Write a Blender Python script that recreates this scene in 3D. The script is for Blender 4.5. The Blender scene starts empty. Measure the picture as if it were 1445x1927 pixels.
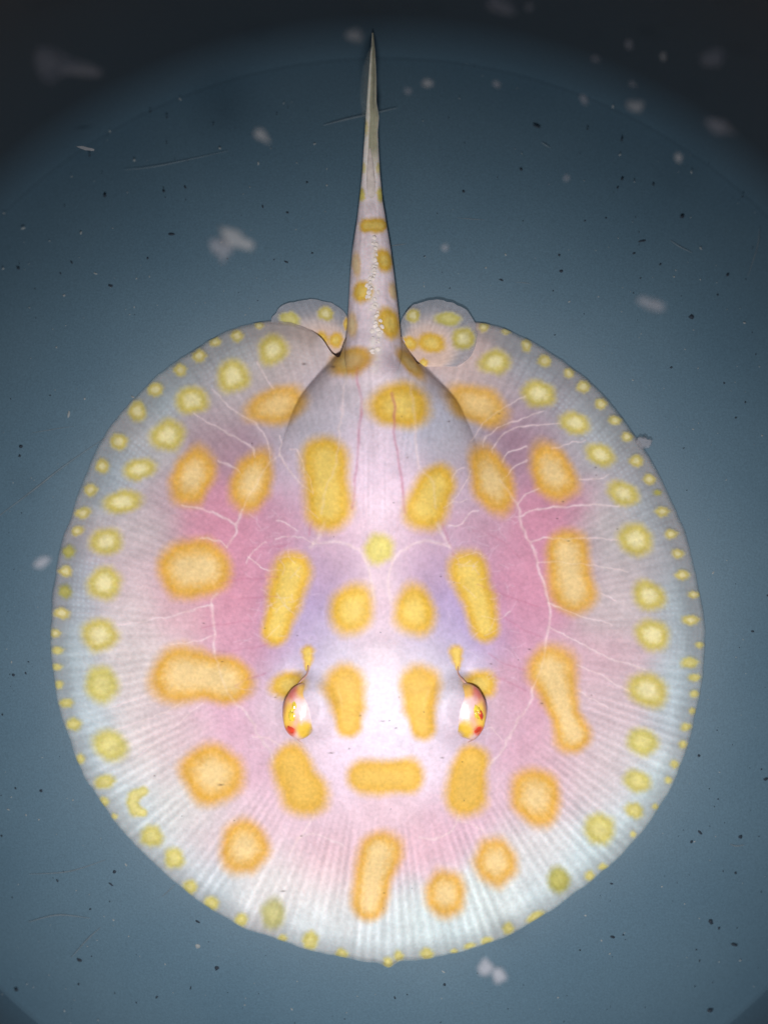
import bpy, math, random
import numpy as np
random.seed(7)
rng = np.random.default_rng(7)

# ------------------------------------------------------------------ camera, world, lamps, exposure
H = 0.30                      # camera height above the tub floor (m)
U = 1e-4                      # one photograph pixel on the tub floor = 0.1 mm
CX, CY = 722.5, 963.5
TUBX, TUBY = 722, 1140      # tub centre in the same pixel units
scene = bpy.context.scene
C = scene.collection
cam_d = bpy.data.cameras.new('camera')
cam = bpy.data.objects.new('camera', cam_d)
C.objects.link(cam)
cam.location = (0, 0, H)
cam_d.sensor_fit = 'VERTICAL'
cam_d.sensor_height = 24.0
cam_d.sensor_width = 18.0
cam_d.angle_y = 2 * math.atan(1927 * U / 2 / H)
cam_d.clip_start = 0.005
cam_d.clip_end = 10
cam_d.dof.use_dof = True
cam_d.dof.focus_distance = H - 0.005
cam_d.dof.aperture_fstop = 4.0
scene.camera = cam

world = bpy.data.worlds.new('World')
scene.world = world
world.use_nodes = True
bg = world.node_tree.nodes['Background']
bg.inputs['Color'].default_value = (0.55, 0.72, 1.0, 1)
bg.inputs['Strength'].default_value = 0.06

def lamp_spot(name, px, py, z, tx, ty, watts, size, radius, col):
    d = bpy.data.lights.new(name, 'SPOT')
    d.energy = watts
    d.spot_size = math.radians(size)
    d.spot_blend = 1.0
    d.shadow_soft_size = radius
    d.color = col
    o = bpy.data.objects.new(name, d)
    C.objects.link(o)
    o.location = ((px - CX) * U, (CY - py) * U, z)
    from mathutils import Vector
    t = Vector(((tx - CX) * U, (CY - ty) * U, 0))
    o.rotation_euler = (t - o.location).to_track_quat('-Z', 'Y').to_euler()
    return o
lamp_spot('torch_lamp', 690, 1560, 0.228, 716, 1400, 2.46, 78, 0.012, (1.0, 0.965, 0.94))

scene.view_settings.view_transform = 'Standard'
scene.view_settings.look = 'None'
scene.view_settings.exposure = 0.0
scene.view_settings.gamma = 1.0

# ------------------------------------------------------------------ helpers
def lin(c):
    c = np.asarray(c, float) / 255.0
    return np.where(c <= 0.04045, c / 12.92, ((c + 0.055) / 1.055) ** 2.4)

def sstep(a, b, x):
    t = np.clip((x - a) / (b - a), 0, 1)
    return t * t * (3 - 2 * t)

_tab = rng.random(65536)
def vnoise(x, y, seed=0):
    xi = np.floor(x).astype(np.int64); yi = np.floor(y).astype(np.int64)
    fx = x - xi; fy = y - yi
    fx = fx * fx * (3 - 2 * fx); fy = fy * fy * (3 - 2 * fy)
    def h(a, b):
        return _tab[((a * 73856093) ^ (b * 19349663) ^ (seed * 83492791)) & 65535]
    return ((h(xi, yi) * (1 - fx) + h(xi + 1, yi) * fx) * (1 - fy)
            + (h(xi, yi + 1) * (1 - fx) + h(xi + 1, yi + 1) * fx) * fy) * 2 - 1

def unproject(px, py, z):
    k = U * (H - z) / H
    return np.stack([(px - CX) * k, (CY - py) * k, z], -1)

def np_mesh(name, verts, faces, mat, parent=None, col=None, smooth=True):
    """verts (n,3), faces (m,4) or list; col (n,4) linear"""
    me = bpy.data.meshes.new(name)
    if isinstance(faces, np.ndarray):
        m, k = faces.shape
        me.vertices.add(len(verts)); me.vertices.foreach_set('co', np.ascontiguousarray(verts, np.float32).ravel())
        me.loops.add(m * k); me.loops.foreach_set('vertex_index', np.ascontiguousarray(faces, np.int32).ravel())
        me.polygons.add(m)
        me.polygons.foreach_set('loop_start', np.arange(0, m * k, k, dtype=np.int32))
        me.polygons.foreach_set('loop_total', np.full(m, k, np.int32))
        me.update(calc_edges=True)
    else:
        me.from_pydata([tuple(v) for v in verts], [], faces)
    me.validate()
    me.polygons.foreach_set('use_smooth', np.full(len(me.polygons), smooth))
    if col is not None:
        a = me.color_attributes.new('Col', 'FLOAT_COLOR', 'POINT')
        a.data.foreach_set('color', np.ascontiguousarray(col, np.float32).ravel())
    me.materials.append(mat)
    o = bpy.data.objects.new(name, me)
    C.objects.link(o)
    if parent: o.parent = parent
    return o

def tag(o, label=None, cat=None, group=None, kind=None):
    if label: o['label'] = label
    if cat: o['category'] = cat
    if group: o['group'] = group
    if kind: o['kind'] = kind
    return o

def grid_faces(n, m, wrap=False, off=0):
    """n rows of m verts"""
    i = np.arange(n - 1)[:, None]; mm = m if wrap else m - 1
    j = np.arange(mm)[None, :]; j2 = (j + 1) % m
    return np.stack([i * m + j, i * m + j2, (i + 1) * m + j2, (i + 1) * m + j], -1).reshape(-1, 4) + off

# ------------------------------------------------------------------ materials
def new_mat(name):
    m = bpy.data.materials.new(name); m.use_nodes = True
    nt = m.node_tree
    return m, nt, nt.nodes['Principled BSDF']

def skin_mat(name, rough=0.5, spec=0.2, sss=0.25, bump=0.25, coat=0.0):
    m, nt, p = new_mat(name)
    N, L = nt.nodes, nt.links
    at = N.new('ShaderNodeAttribute'); at.attribute_name = 'Col'
    tc = N.new('ShaderNodeTexCoord')
    n1 = N.new('ShaderNodeTexNoise'); n1.inputs['Scale'].default_value = 1400; n1.inputs['Detail'].default_value = 3
    L.new(tc.outputs['Object'], n1.inputs['Vector'])
    # fine pigment mottle
    mr = N.new('ShaderNodeMapRange')
    mr.inputs['From Min'].default_value = 0.25; mr.inputs['From Max'].default_value = 0.75
    mr.inputs['To Min'].default_value = 0.90; mr.inputs['To Max'].default_value = 1.08
    L.new(n1.outputs['Fac'], mr.inputs['Value'])
    mx = N.new('ShaderNodeMix'); mx.data_type = 'RGBA'; mx.blend_type = 'MULTIPLY'; mx.inputs['Factor'].default_value = 1
    L.new(at.outputs['Color'], mx.inputs['A']); L.new(mr.outputs['Result'], mx.inputs['B'])
    L.new(mx.outputs['Result'], p.inputs['Base Color'])
    L.new(at.outputs['Alpha'], p.inputs['Alpha'])
    p.inputs['Roughness'].default_value = rough
    p.inputs['Specular IOR Level'].default_value = spec
    p.inputs['Subsurface Weight'].default_value = sss
    p.inputs['Subsurface Radius'].default_value = (1.0, 0.6, 0.5)
    p.inputs['Subsurface Scale'].default_value = 0.0009
    p.inputs['Coat Weight'].default_value = coat
    p.inputs['Coat Roughness'].default_value = 0.12
    n2 = N.new('ShaderNodeTexNoise'); n2.inputs['Scale'].default_value = 700; n2.inputs['Detail'].default_value = 4
    L.new(tc.outputs['Object'], n2.inputs['Vector'])
    b = N.new('ShaderNodeBump'); b.inputs['Strength'].default_value = bump; b.inputs['Distance'].default_value = 0.0003
    L.new(n2.outputs['Fac'], b.inputs['Height']); L.new(b.outputs['Normal'], p.inputs['Normal'])
    return m

def plain_mat(name, col, rough=0.5, spec=0.5, alpha=1.0, noise=0.15, scale=900, coat=0.0):
    m, nt, p = new_mat(name)
    N, L = nt.nodes, nt.links
    tc = N.new('ShaderNodeTexCoord')
    n1 = N.new('ShaderNodeTexNoise'); n1.inputs['Scale'].default_value = scale; n1.inputs['Detail'].default_value = 3
    L.new(tc.outputs['Object'], n1.inputs['Vector'])
    rp = N.new('ShaderNodeValToRGB')
    c = lin(col)
    rp.color_ramp.elements[0].position = 0.3; rp.color_ramp.elements[1].position = 0.7
    rp.color_ramp.elements[0].color = (*(c * (1 - noise)), 1); rp.color_ramp.elements[1].color = (*np.minimum(c * (1 + noise), 1), 1)
    L.new(n1.outputs['Fac'], rp.inputs['Fac']); L.new(rp.outputs['Color'], p.inputs['Base Color'])
    p.inputs['Roughness'].default_value = rough; p.inputs['Specular IOR Level'].default_value = spec
    p.inputs['Alpha'].default_value = alpha; p.inputs['Coat Weight'].default_value = coat; p.inputs['Coat Roughness'].default_value = 0.1
    return m

def tub_mat():
    m, nt, p = new_mat('tub_plastic')
    N, L = nt.nodes, nt.links
    tc = N.new('ShaderNodeTexCoord')
    big = N.new('ShaderNodeTexNoise'); big.inputs['Scale'].default_value = 22; big.inputs['Detail'].default_value = 4
    fine = N.new('ShaderNodeTexNoise'); fine.inputs['Scale'].default_value = 3200; fine.inputs['Detail'].default_value = 2
    for n in (big, fine): L.new(tc.outputs['Object'], n.inputs['Vector'])
    r1 = N.new('ShaderNodeValToRGB')
    r1.color_ramp.elements[0].position = 0.3; r1.color_ramp.elements[1].position = 0.72
    r1.color_ramp.elements[0].color = (0.070, 0.134, 0.190, 1); r1.color_ramp.elements[1].color = (0.090, 0.158, 0.214, 1)
    L.new(big.outputs['Fac'], r1.inputs['Fac'])
    mr = N.new('ShaderNodeMapRange'); mr.inputs['From Min'].default_value = 0.3; mr.inputs['From Max'].default_value = 0.7
    mr.inputs['To Min'].default_value = 0.88; mr.inputs['To Max'].default_value = 1.12
    L.new(fine.outputs['Fac'], mr.inputs['Value'])
    mx = N.new('ShaderNodeMix'); mx.data_type = 'RGBA'; mx.blend_type = 'MULTIPLY'; mx.inputs['Factor'].default_value = 1
    L.new(r1.outputs['Color'], mx.inputs['A']); L.new(mr.outputs['Result'], mx.inputs['B'])
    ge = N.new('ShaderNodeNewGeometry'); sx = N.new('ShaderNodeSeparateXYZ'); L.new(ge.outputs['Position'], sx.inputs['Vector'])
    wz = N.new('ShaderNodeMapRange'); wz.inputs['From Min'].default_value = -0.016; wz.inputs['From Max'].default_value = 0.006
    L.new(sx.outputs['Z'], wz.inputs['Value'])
    wall_shade = N.new('ShaderNodeMix'); wall_shade.data_type = 'RGBA'; wall_shade.inputs['B'].default_value = (0.032, 0.044, 0.057, 1)  # painted shade: wall colour darkened where grazing light would dim it
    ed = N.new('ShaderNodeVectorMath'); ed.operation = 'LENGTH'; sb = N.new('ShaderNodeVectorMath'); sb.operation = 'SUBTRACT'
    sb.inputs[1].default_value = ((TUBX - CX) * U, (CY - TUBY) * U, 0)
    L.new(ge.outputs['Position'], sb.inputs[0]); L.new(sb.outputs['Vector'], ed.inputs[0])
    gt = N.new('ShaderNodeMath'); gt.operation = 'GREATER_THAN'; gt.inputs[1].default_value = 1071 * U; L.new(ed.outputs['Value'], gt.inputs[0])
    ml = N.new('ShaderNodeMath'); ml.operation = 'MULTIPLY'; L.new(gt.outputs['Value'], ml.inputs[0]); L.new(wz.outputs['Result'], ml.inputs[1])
    L.new(ml.outputs['Value'], wall_shade.inputs['Factor']); L.new(mx.outputs['Result'], wall_shade.inputs['A'])
    L.new(wall_shade.outputs['Result'], p.inputs['Base Color'])
    p.inputs['Roughness'].default_value = 0.5
    p.inputs['Specular IOR Level'].default_value = 0.5
    b = N.new('ShaderNodeBump'); b.inputs['Strength'].default_value = 0.12; b.inputs['Distance'].default_value = 0.0002
    L.new(fine.outputs['Fac'], b.inputs['Height']); L.new(b.outputs['Normal'], p.inputs['Normal'])
    return m

M_SKIN = skin_mat('ray_skin')
M_FIN = skin_mat('fin_skin', rough=0.4, sss=0.1)
M_EYE = skin_mat('eye_skin', rough=0.36, spec=0.4, sss=0.1, bump=0.3, coat=0.08)
M_TUB = tub_mat()
M_THORN = plain_mat('thorn_enamel', (236, 224, 218), 0.7, 0.15)
M_STING = plain_mat('sting_bone', (226, 214, 208), 0.4, 0.5)
M_EYE_SHADE = plain_mat('eye_shade_brown', (182, 140, 130), 0.4, 0.5)
M_PUPIL = plain_mat('pupil_red', (214, 72, 48), 0.2, 0.6, coat=0.8, noise=0.3)
M_GOLD = plain_mat('iris_gold', (250, 206, 70), 0.15, 0.8, coat=0.8, noise=0.35, scale=1800)
M_FLAKE = plain_mat('debris_pale', (200, 198, 200), 0.7, 0.3, alpha=0.28)
M_FAINT = plain_mat('debris_faint', (196, 192, 200), 0.7, 0.3, alpha=0.2)
M_GRIT = plain_mat('grit_dark', (40, 50, 62), 0.7, 0.3)
M_DUST = plain_mat('dust_pale', (170, 175, 175), 0.7, 0.3, alpha=0.6)
M_SCR = plain_mat('scratch_pale', (132, 146, 156), 0.6, 0.4, alpha=0.28)

# ------------------------------------------------------------------ tub: round floor, fillet, flared wall
def EDGE_DROP(r):
    t = np.clip((np.array(r, float) - 600) / 472, 0, 1)     # bottom bent down at the edge, shaped to dim the outer floor
    return -135 * t * t
def build_tub():
    prof = [(0.0, 0)]
    prof += [(r, float(EDGE_DROP(r))) for r in np.linspace(40, 1072, 60)]
    prof.append((prof[-1][0], prof[-1][1]))            # hard crease where the wall meets the lowered floor edge
    r0, z0 = prof[-1]
    for k in range(1, 12):
        prof.append((r0 + k * 9, z0 + k * 70))
    r0, z0 = prof[-1]
    prof += [(r0 + 20, z0 + 22), (r0 + 70, z0 + 28), (r0 + 85, z0 + 10), (r0 + 70, z0 - 12), (r0 + 30, z0 - 20)]
    for k in range(1, 12):
        prof.append((r0 + 30 - k * 9, z0 - 20 - k * 70))
    prof += [(1080, -165), (985, -175), (0.0, -175)]
    n = 160
    th = np.linspace(0, 2 * np.pi, n, endpoint=False)
    pr = np.array(prof)
    x = (TUBX - CX + pr[:, :1] * np.cos(th)) * U
    y = (CY - TUBY + pr[:, :1] * np.sin(th)) * U
    z = np.repeat(pr[:, 1:] * U, n, 1)
    v = np.stack([x, y, z], -1).reshape(-1, 3)
    fc = grid_faces(len(prof), n, True)
    fc = fc[fc[:, 0] // n != 60]                       # no faces across the doubled crease ring
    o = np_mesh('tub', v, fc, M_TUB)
    return tag(o, 'round dark slate blue plastic tub holding the spotted stingray', 'tub')
tub = build_tub()

# ------------------------------------------------------------------ the ray's pigment map
CTRL = np.array([
 # rim
 (300,720,172,189,197),(440,640,174,184,191),(1000,650,172,182,193),(1150,780,170,184,193),(200,900,172,188,199),
 (1250,950,172,180,189),(130,1100,172,180,192),(1300,1150,172,186,195),(120,1250,182,198,207),(150,1400,188,203,212),
 (1300,1300,184,200,209),(230,1520,198,210,215),(1230,1500,194,210,215),(400,1690,194,206,213),(1050,1680,198,214,219),
 (600,1770,198,211,217),(850,1770,198,214,219),(720,1800,203,214,219),(300,1600,196,208,214),(1150,1600,196,212,217),
 # outer mid
 (250,1000,200,193,196),(270,1150,216,203,206),(260,1250,218,207,208),(280,1400,218,212,212),(350,1530,216,217,215),
 (500,1650,219,217,217),(620,1700,220,220,220),(800,1740,210,222,224),(1150,1000,188,183,186),(1160,1150,202,189,193),
 (1150,1300,211,193,200),(1120,1450,212,199,204),(1000,1600,212,212,214),(900,1700,212,223,224),(300,850,186,186,189),
 (1100,830,180,181,186),
 # pink ring
 (450,1000,210,144,168),(330,1130,214,166,180),(450,1120,212,148,170),(480,1200,212,156,178),(250,1060,205,182,190),
 (400,830,170,136,150),(480,840,166,132,150),(560,960,205,162,186),(500,1000,206,150,174),(300,950,190,167,176),
 (380,970,206,142,165),(450,1350,220,176,198),(330,1380,215,187,196),(480,1440,220,181,200),(500,1560,222,192,206),
 (620,1540,224,196,210),(620,1620,222,186,196),(800,1580,222,182,196),(860,1540,220,182,200),(720,1540,223,194,205),
 (960,1400,213,162,184),(980,1300,210,158,180),(960,1150,208,152,178),(960,1050,205,150,175),(1010,1000,205,140,165),
 (1000,1100,210,145,170),(900,1010,205,165,186),(1130,1250,206,168,182),(960,830,158,124,144),(1000,850,166,128,148),
 (1040,960,196,138,162),(400,1560,214,196,204),(960,1500,214,182,196),(1040,1420,210,174,188),
 # rear disc
 (560,710,188,170,176),(480,740,182,170,174),(870,690,208,184,180),(930,730,178,164,172),(560,640,206,190,183),
 (850,680,210,186,180),(400,760,180,174,179),(1050,800,172,167,177),(500,680,196,186,183),
 # trunk
 (600,780,195,192,205),(700,830,224,206,222),(700,900,234,210,229),(820,780,195,200,221),(560,820,193,190,199),
 (860,830,187,184,193),(700,700,223,209,217),(640,740,209,198,209),(720,990,237,215,229),(640,1020,224,192,206),
 (790,1020,224,192,208),(560,900,215,197,215),(880,900,201,178,196),(700,650,230,216,224),(580,840,199,192,209),
 # gill chambers
 (600,1090,184,160,194),(590,1160,179,160,204),(560,1220,187,166,204),(830,1090,184,160,194),(850,1150,179,160,207),
 (870,1200,182,165,209),(640,1060,186,156,185),(790,1060,186,156,185),(715,1100,230,210,216),(715,1170,214,180,198),
 (610,1200,188,172,210),(820,1200,188,172,210),
 # head
 (720,1230,235,221,230),(720,1300,235,226,241),(720,1400,235,225,242),(640,1220,223,214,223),(800,1220,223,214,223),
 (600,1260,223,222,235),(840,1270,227,225,237),(640,1420,235,214,232),(800,1420,235,218,235),(560,1400,220,200,213),
 (880,1410,213,198,217),(620,1470,229,209,227),(830,1470,232,214,229),(720,1520,229,200,213),(530,1330,213,195,209),
 (915,1340,217,195,209),(690,1350,235,226,242),(750,1350,235,228,244)], float)

def base_colour(px, py):
    out = np.zeros((len(px), 3)); c = lin(CTRL[:, 2:])
    for a in range(0, len(px), 60000):
        x = px[a:a + 60000, None]; y = py[a:a + 60000, None]
        d2 = (x - CTRL[:, 0]) ** 2 + (y - CTRL[:, 1]) ** 2
        w = np.exp(-d2 / (2 * 42.0 ** 2)) + 0.02 * np.exp(-d2 / (2 * 110.0 ** 2)) + 1e-9
        out[a:a + 60000] = (w @ c) / w.sum(1, keepdims=True)
    return out

# palettes: ring, centre
PAL = {'O': ((220, 168, 62), (232, 203, 146)), 'Y': ((224, 180, 66), (236, 206, 112)),
       'C': ((200, 184, 92), (232, 222, 170)), 'F': ((170, 166, 88), (188, 182, 104)),
       'P': ((218, 202, 110), (226, 212, 122)), 'D': ((216, 168, 74), (230, 198, 136)),
       'G': ((200, 190, 106), (220, 210, 138)), 'S': ((226, 180, 80), (232, 190, 96))}

def E(t, x, y, rx, ry=None, ang=0, op=1.0):
    return (t, 'e', (x, y, rx, ry or rx, math.radians(ang)), op)
def K(t, *nodes, op=1.0):
    return (t, 'k', nodes, op)

SPOTS = [
 # second row, left then right  (angle: positive turns clockwise in the picture)
 E('C',513,658,27,27),E('C',439,708,30,30),E('C',361,753,29,26),E('C',316,819,33,27,-8),E('C',262,883,30,19,-12),
 E('C',231,944,35,21,-14),E('C',200,1019,31,24,-10),E('C',197,1098,31,30),E('C',188,1195,33,30),E('G',192,1288,31,33),
 E('G',208,1403,33,28,15),E('G',197,1471,20,14,-12),K('G',(271,1489,9),(254,1497,12),(249,1510,13),(255,1524,12),(270,1529,8)),
 E('G',286,1574,21,20),E('G',328,1615,20,20),E('F',514,1720,22,30,12,.85),
 E('C',931,681,27,23),E('C',1013,741,31,24,20),E('C',1081,796,28,20,15),E('C',1129,856,28,19,20),E('C',1172,929,30,21,24),
 E('C',1195,1015,33,28,30),E('C',1220,1121,31,26,35),E('C',1227,1195,32,28,20),E('C',1218,1299,36,32,25),
 E('G',1208,1396,29,25,18),E('G',1198,1470,25,20,18),E('G',1193,1525,18,15,18),E('G',1127,1560,28,29),E('F',1051,1656,21,25,-8),
 # the ring of large ones
 E('D',522,763,56,34,-16),E('O',363,897,38,55,24),E('O',474,907,37,57,22),
 K('O',(350,1072,52),(385,1070,50)),K('O',(343,1268,55),(385,1274,45),(424,1280,46)),E('O',400,1457,57,56),
 E('O',460,1594,47,48),K('O',(713,1604,40),(703,1650,36),(694,1700,32)),
 E('O',838,1682,38,44),E('O',932,1622,38,46,-8),E('O',1008,1500,43,58,-20),
 K('O',(1036,1262,47),(1050,1305,34),(1064,1345,26),(1078,1382,35)),
 K('O',(1066,1040,40),(1078,1114,41)),E('O',1040,890,39,55,-26),E('O',925,905,37,66,-24),E('D',898,762,60,34,22),
 # trunk and head
 K('Y',(612,864,42),(617,955,43)),K('Y',(822,913,36),(800,955,41)),E('Y',753,763,57,42,4),E('D',660,680,40,25,-16),
 E('D',772,684,34,13,48),E('P',713,1033,28,27),
 K('Y',(551,1074,36),(536,1125,32),(519,1188,26)),K('Y',(882,1074,36),(898,1125,32),(913,1180,26)),
 E('Y',662,1147,40,48,18),E('Y',780,1150,38,47,-12),
 K('S',(650,1290,40),(655,1330,31),(655,1364,24)),K('S',(790,1292,39),(790,1330,31),(795,1366,24)),
 K('S',(686,1462,32),(765,1462,32)),K('S',(546,1436,35),(572,1492,44)),K('S',(886,1434,32),(875,1495,40)),
 E('Y',542,1289,32,25,-20),E('Y',903,1288,32,25,12),K('Y',(580,1227,12),(580,1242,9),(578,1258,4)),
 K('Y',(858,1226,13),(860,1242,9),(861,1258,4)),
]
def rimspots(t, data):
    for d in data.split():
        v = [float(q) for q in d.split(',')]
        SPOTS.append(E(t, v[0], v[1], v[2], v[3] if len(v) > 3 else v[2], v[4] if len(v) > 4 else 0))
rimspots('C', '488,612,8,7 446,632,12,12 405,643,11,10 375,670,13,13 339,696,13,12 293,733,15,14 259,774,17,20 224,831,17,16 '
 '193,877,14,14 171,922,13,13 157,965,16,11,-18 146,999,13,9,-20 124,1075,13,11 117,1154,16,11,10 105,1192,10,9 '
 '910,615,10,9 952,624,9,6 990,650,10,12 1024,679,13,12 1070,702,10,10 1097,728,14,11 1130,760,12,10 1156,791,13,9 '
 '1179,822,12,9 1197,867,13,12 1221,902,13,10 1245,963,14,10 1262,1005,13,9 1275,1042,12,9 1283,1082,14,10 1305,1119,13,7 '
 '1299,1167,17,10')
rimspots('F', '130,1038,13,13 123,1113,14,14 1237,927,9,6')
rimspots('G', '109,1224,12,8 108,1255,10,7 112,1288,9,8 125,1323,14,9 139,1363,16,12 152,1428,9,10 196,1509,10,10 216,1536,6,6 '
 '358,1669,14,14 398,1700,15,14 454,1731,13,13 532,1766,9,8 584,1770,16,18 643,1796,13,11 750,1799,10,10 803,1795,14,11 '
 '730,1812,10,12 855,1791,8,6 883,1780,12,6,-15 915,1770,13,7,-20 956,1747,12,11 1008,1726,20,10,-25 1109,1648,10,10 1134,1631,9,7 '
 '1191,1570,6,6 1233,1518,7,6 1257,1468,7,7 1269,1438,9,8 1285,1401,9,8 1290,1368,11,8 1303,1338,7,7 1306,1306,9,8 '
 '1306,1275,12,8 1297,1247,18,11 1316,1214,9,6')
TAILSPOTS = [K('Y',(690,425,14),(716,424,14)),E('Y',723,490,16,23,-15),E('Y',670,497,9,23,0,.6),E('Y',682,549,19,21,20),
 E('Y',740,548,9,16,-10,.6),E('Y',732,608,20,30,-25),E('Y',662,612,11,22,0,.6),E('P',680,366,7,13),E('P',716,366,7,13),
 E('P',684,316,5,10,0,.7),E('P',713,316,5,10,0,.7),E('P',689,240,4,14,0,.6),E('D',660,680,40,25,-16),E('D',772,684,34,13,48)]

WHITE = [ # light canals under the skin: (width, points)
 (2.6,[(455,960),(446,985),(443,1007),(428,1028)]),(2.2,[(443,985),(415,970),(380,957),(345,950)]),(2,[(428,1028),(405,1016),(378,1011)]),
 (2.6,[(527,858),(510,868),(494,888),(470,930),(455,960)]),(2,[(527,858),(530,835),(528,820)]),(2.4,[(527,858),(545,885),(570,915),(588,926)]),
 (2,[(483,680),(497,705),(515,730)]),(2,[(400,735),(440,772),(490,805),(507,845),(508,866)]),(2,[(365,780),(430,815),(470,838),(482,862)]),
 (2,[(410,868),(440,880),(452,892)]),(2.8,[(408,1118),(398,1136),(404,1190),(404,1230),(418,1275),(440,1318),(464,1342),(486,1382),(508,1412),(514,1432)]),
 (2,[(400,1138),(365,1147),(320,1160),(225,1176)]),(1.6,[(404,1195),(370,1208),(320,1213)]),(1.6,[(380,1325),(320,1375),(260,1425)]),
 (1.6,[(290,1300),(250,1318),(205,1332)]),(1.5,[(345,1320),(300,1345),(215,1375)]),
 (2.8,[(940,900),(960,930),(972,947),(978,972),(985,1000),(1003,1030),(1012,1062),(1021,1092),(1031,1130),(1033,1165),(1029,1200),(1024,1240),(1005,1290),(996,1322),(975,1355),(955,1392),(938,1422),(918,1447)]),
 (2,[(975,950),(990,930),(1014,921)]),(2.2,[(980,973),(1003,960),(1060,953),(1110,950),(1165,953)]),(2.2,[(1000,1018),(1022,1012),(1060,1014),(1110,1012),(1163,1018)]),
 (1.8,[(1012,1060),(1040,1057),(1120,1064),(1182,1076)]),(1.5,[(1130,1118),(1158,1128)]),(1.9,[(1031,1135),(1088,1158),(1150,1174)]),
 (1.9,[(1033,1180),(1072,1200),(1150,1240),(1216,1259)]),(1.7,[(1085,1250),(1130,1270),(1182,1302)]),(1.6,[(1088,1300),(1145,1332)]),
 (1.8,[(888,832),(896,815),(915,790),(950,765),(990,745)]),(1.8,[(908,842),(916,822),(950,800),(1022,773)]),(1.8,[(925,852),(935,830),(970,806),(1052,796)]),
 (1.8,[(944,868),(956,852),(990,842)]),(1.8,[(955,895),(965,880),(990,866)]),(1.8,[(1040,845),(1065,835),(1102,829)]),(1.8,[(1090,904),(1130,900),(1145,893)]),
 (2.2,[(545,1612),(556,1588),(580,1556),(590,1535)]),(2,[(560,1575),(600,1572),(645,1592)]),(2.4,[(790,1577),(825,1578),(852,1560),(863,1533)]),
 (1.8,[(863,1545),(890,1550),(912,1565)]),
 (4.5,[(612,985),(600,1008),(585,1030)]),(4.5,[(822,985),(834,1008),(848,1030)]),
 (3.6,[(590,1024),(635,1018),(672,1034),(692,1060),(701,1098),(706,1135)]),(3.6,[(845,1026),(795,1018),(756,1038),(736,1062),(730,1100),(735,1135)]),
 (3.2,[(650,715),(645,760),(638,820),(630,880),(612,920),(607,965)]),(3.2,[(772,715),(777,770),(783,830),(790,880),(814,905),(819,955)]),
 (1.8,[(545,845),(560,850),(570,868),(572,890)]),(1.8,[(570,880),(585,905),(590,930)]),(1.8,[(835,955),(858,935),(878,905),(885,885)]),
 (1.8,[(842,990),(868,985),(885,965),(900,960)]),(1.6,[(842,945),(868,944),(880,938)]),(1.6,[(850,905),(858,885),(872,880)]),
 (1.7,[(475,1385),(505,1390),(530,1405)]),(1.7,[(945,1395),(925,1370),(912,1375)]),(1.5,[(960,1150),(935,1165),(905,1160)]),
 (1.6,[(470,1050),(500,1070),(530,1075)]),(1.6,[(520,1015),(560,1010),(590,1025)]),(1.5,[(860,1050),(890,1040),(905,1045)]),
 (1.5,[(500,1020),(480,1035),(465,1060)]),(1.5,[(560,1000),(540,985),(520,980)]),
]
RED = [(2.4,[(675,690),(678,780),(672,880),(662,955),(585,1020)][:4]),(2.4,[(738,740),(742,800),(752,880),(762,965)]),
 (2,[(835,990),(842,1010),(850,1040)]),(2,[(590,985),(584,1010)]),
 (1.6,[(410,1100),(470,1090),(520,1085)]),(1.6,[(405,1225),(450,1225),(500,1212)]),(1.5,[(440,1290),(470,1275),(500,1265)]),
 (1.5,[(930,1270),(960,1283),(990,1300)]),(1.5,[(940,1160),(985,1185),(1020,1200)]),(1.4,[(470,1030),(510,1030),(545,1020)]),
 (1.4,[(900,1100),(950,1120),(1010,1140)]),(1.4,[(920,1230),(950,1250),(985,1260)]),(1.3,[(380,1180),(430,1175),(480,1170)]),
 (1.3,[(890,1000),(930,1010),(980,1050)]),(1.3,[(450,1130),(490,1125),(520,1120)])]
DARKBITS = [(626,690,5,1.8),(344,613,1,1),(416,1477,5,1.6),(533,1677,5,1.4),(623,1417,5,1.2),(832,1426,4,1.2),(720,1357,5,1),(572,685,4,2),(745,1370,3,1)]
_r = random.Random(4)
for _ in range(40):
    a = _r.random() * 6.28; q = _r.random() ** .5 * 520
    DARKBITS.append((718 + q * math.cos(a), 1190 + q * math.sin(a), _r.uniform(1, 2.4), _r.uniform(.9, 1.5)))

def smooth_line(pts):
    p = np.array(pts, float); n = len(p)
    if n < 3: return p
    t = np.linspace(0, n - 1, (n - 1) * 4 + 1); i = np.clip(t.astype(int), 0, n - 2); f = (t - i)[:, None]
    g = lambda k: p[np.clip(i + k, 0, n - 1)]
    return .5 * (2 * g(0) + (g(1) - g(-1)) * f + (2 * g(-1) - 5 * g(0) + 4 * g(1) - g(2)) * f ** 2 + (3 * g(0) - g(-1) - 3 * g(1) + g(2)) * f ** 3)

def poly_dist(px, py, pts, pad):
    pts = smooth_line(pts)
    lo = pts.min(0) - pad; hi = pts.max(0) + pad
    idx = np.nonzero((px > lo[0]) & (px < hi[0]) & (py > lo[1]) & (py < hi[1]))[0]
    x = px[idx]; y = py[idx]; best = np.full(len(idx), 1e9)
    for a, b in zip(pts[:-1], pts[1:]):
        ab = b - a; t = np.clip(((x - a[0]) * ab[0] + (y - a[1]) * ab[1]) / (ab @ ab), 0, 1)
        best = np.minimum(best, np.hypot(x - a[0] - t * ab[0], y - a[1] - t * ab[1]))
    return idx, best

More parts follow.
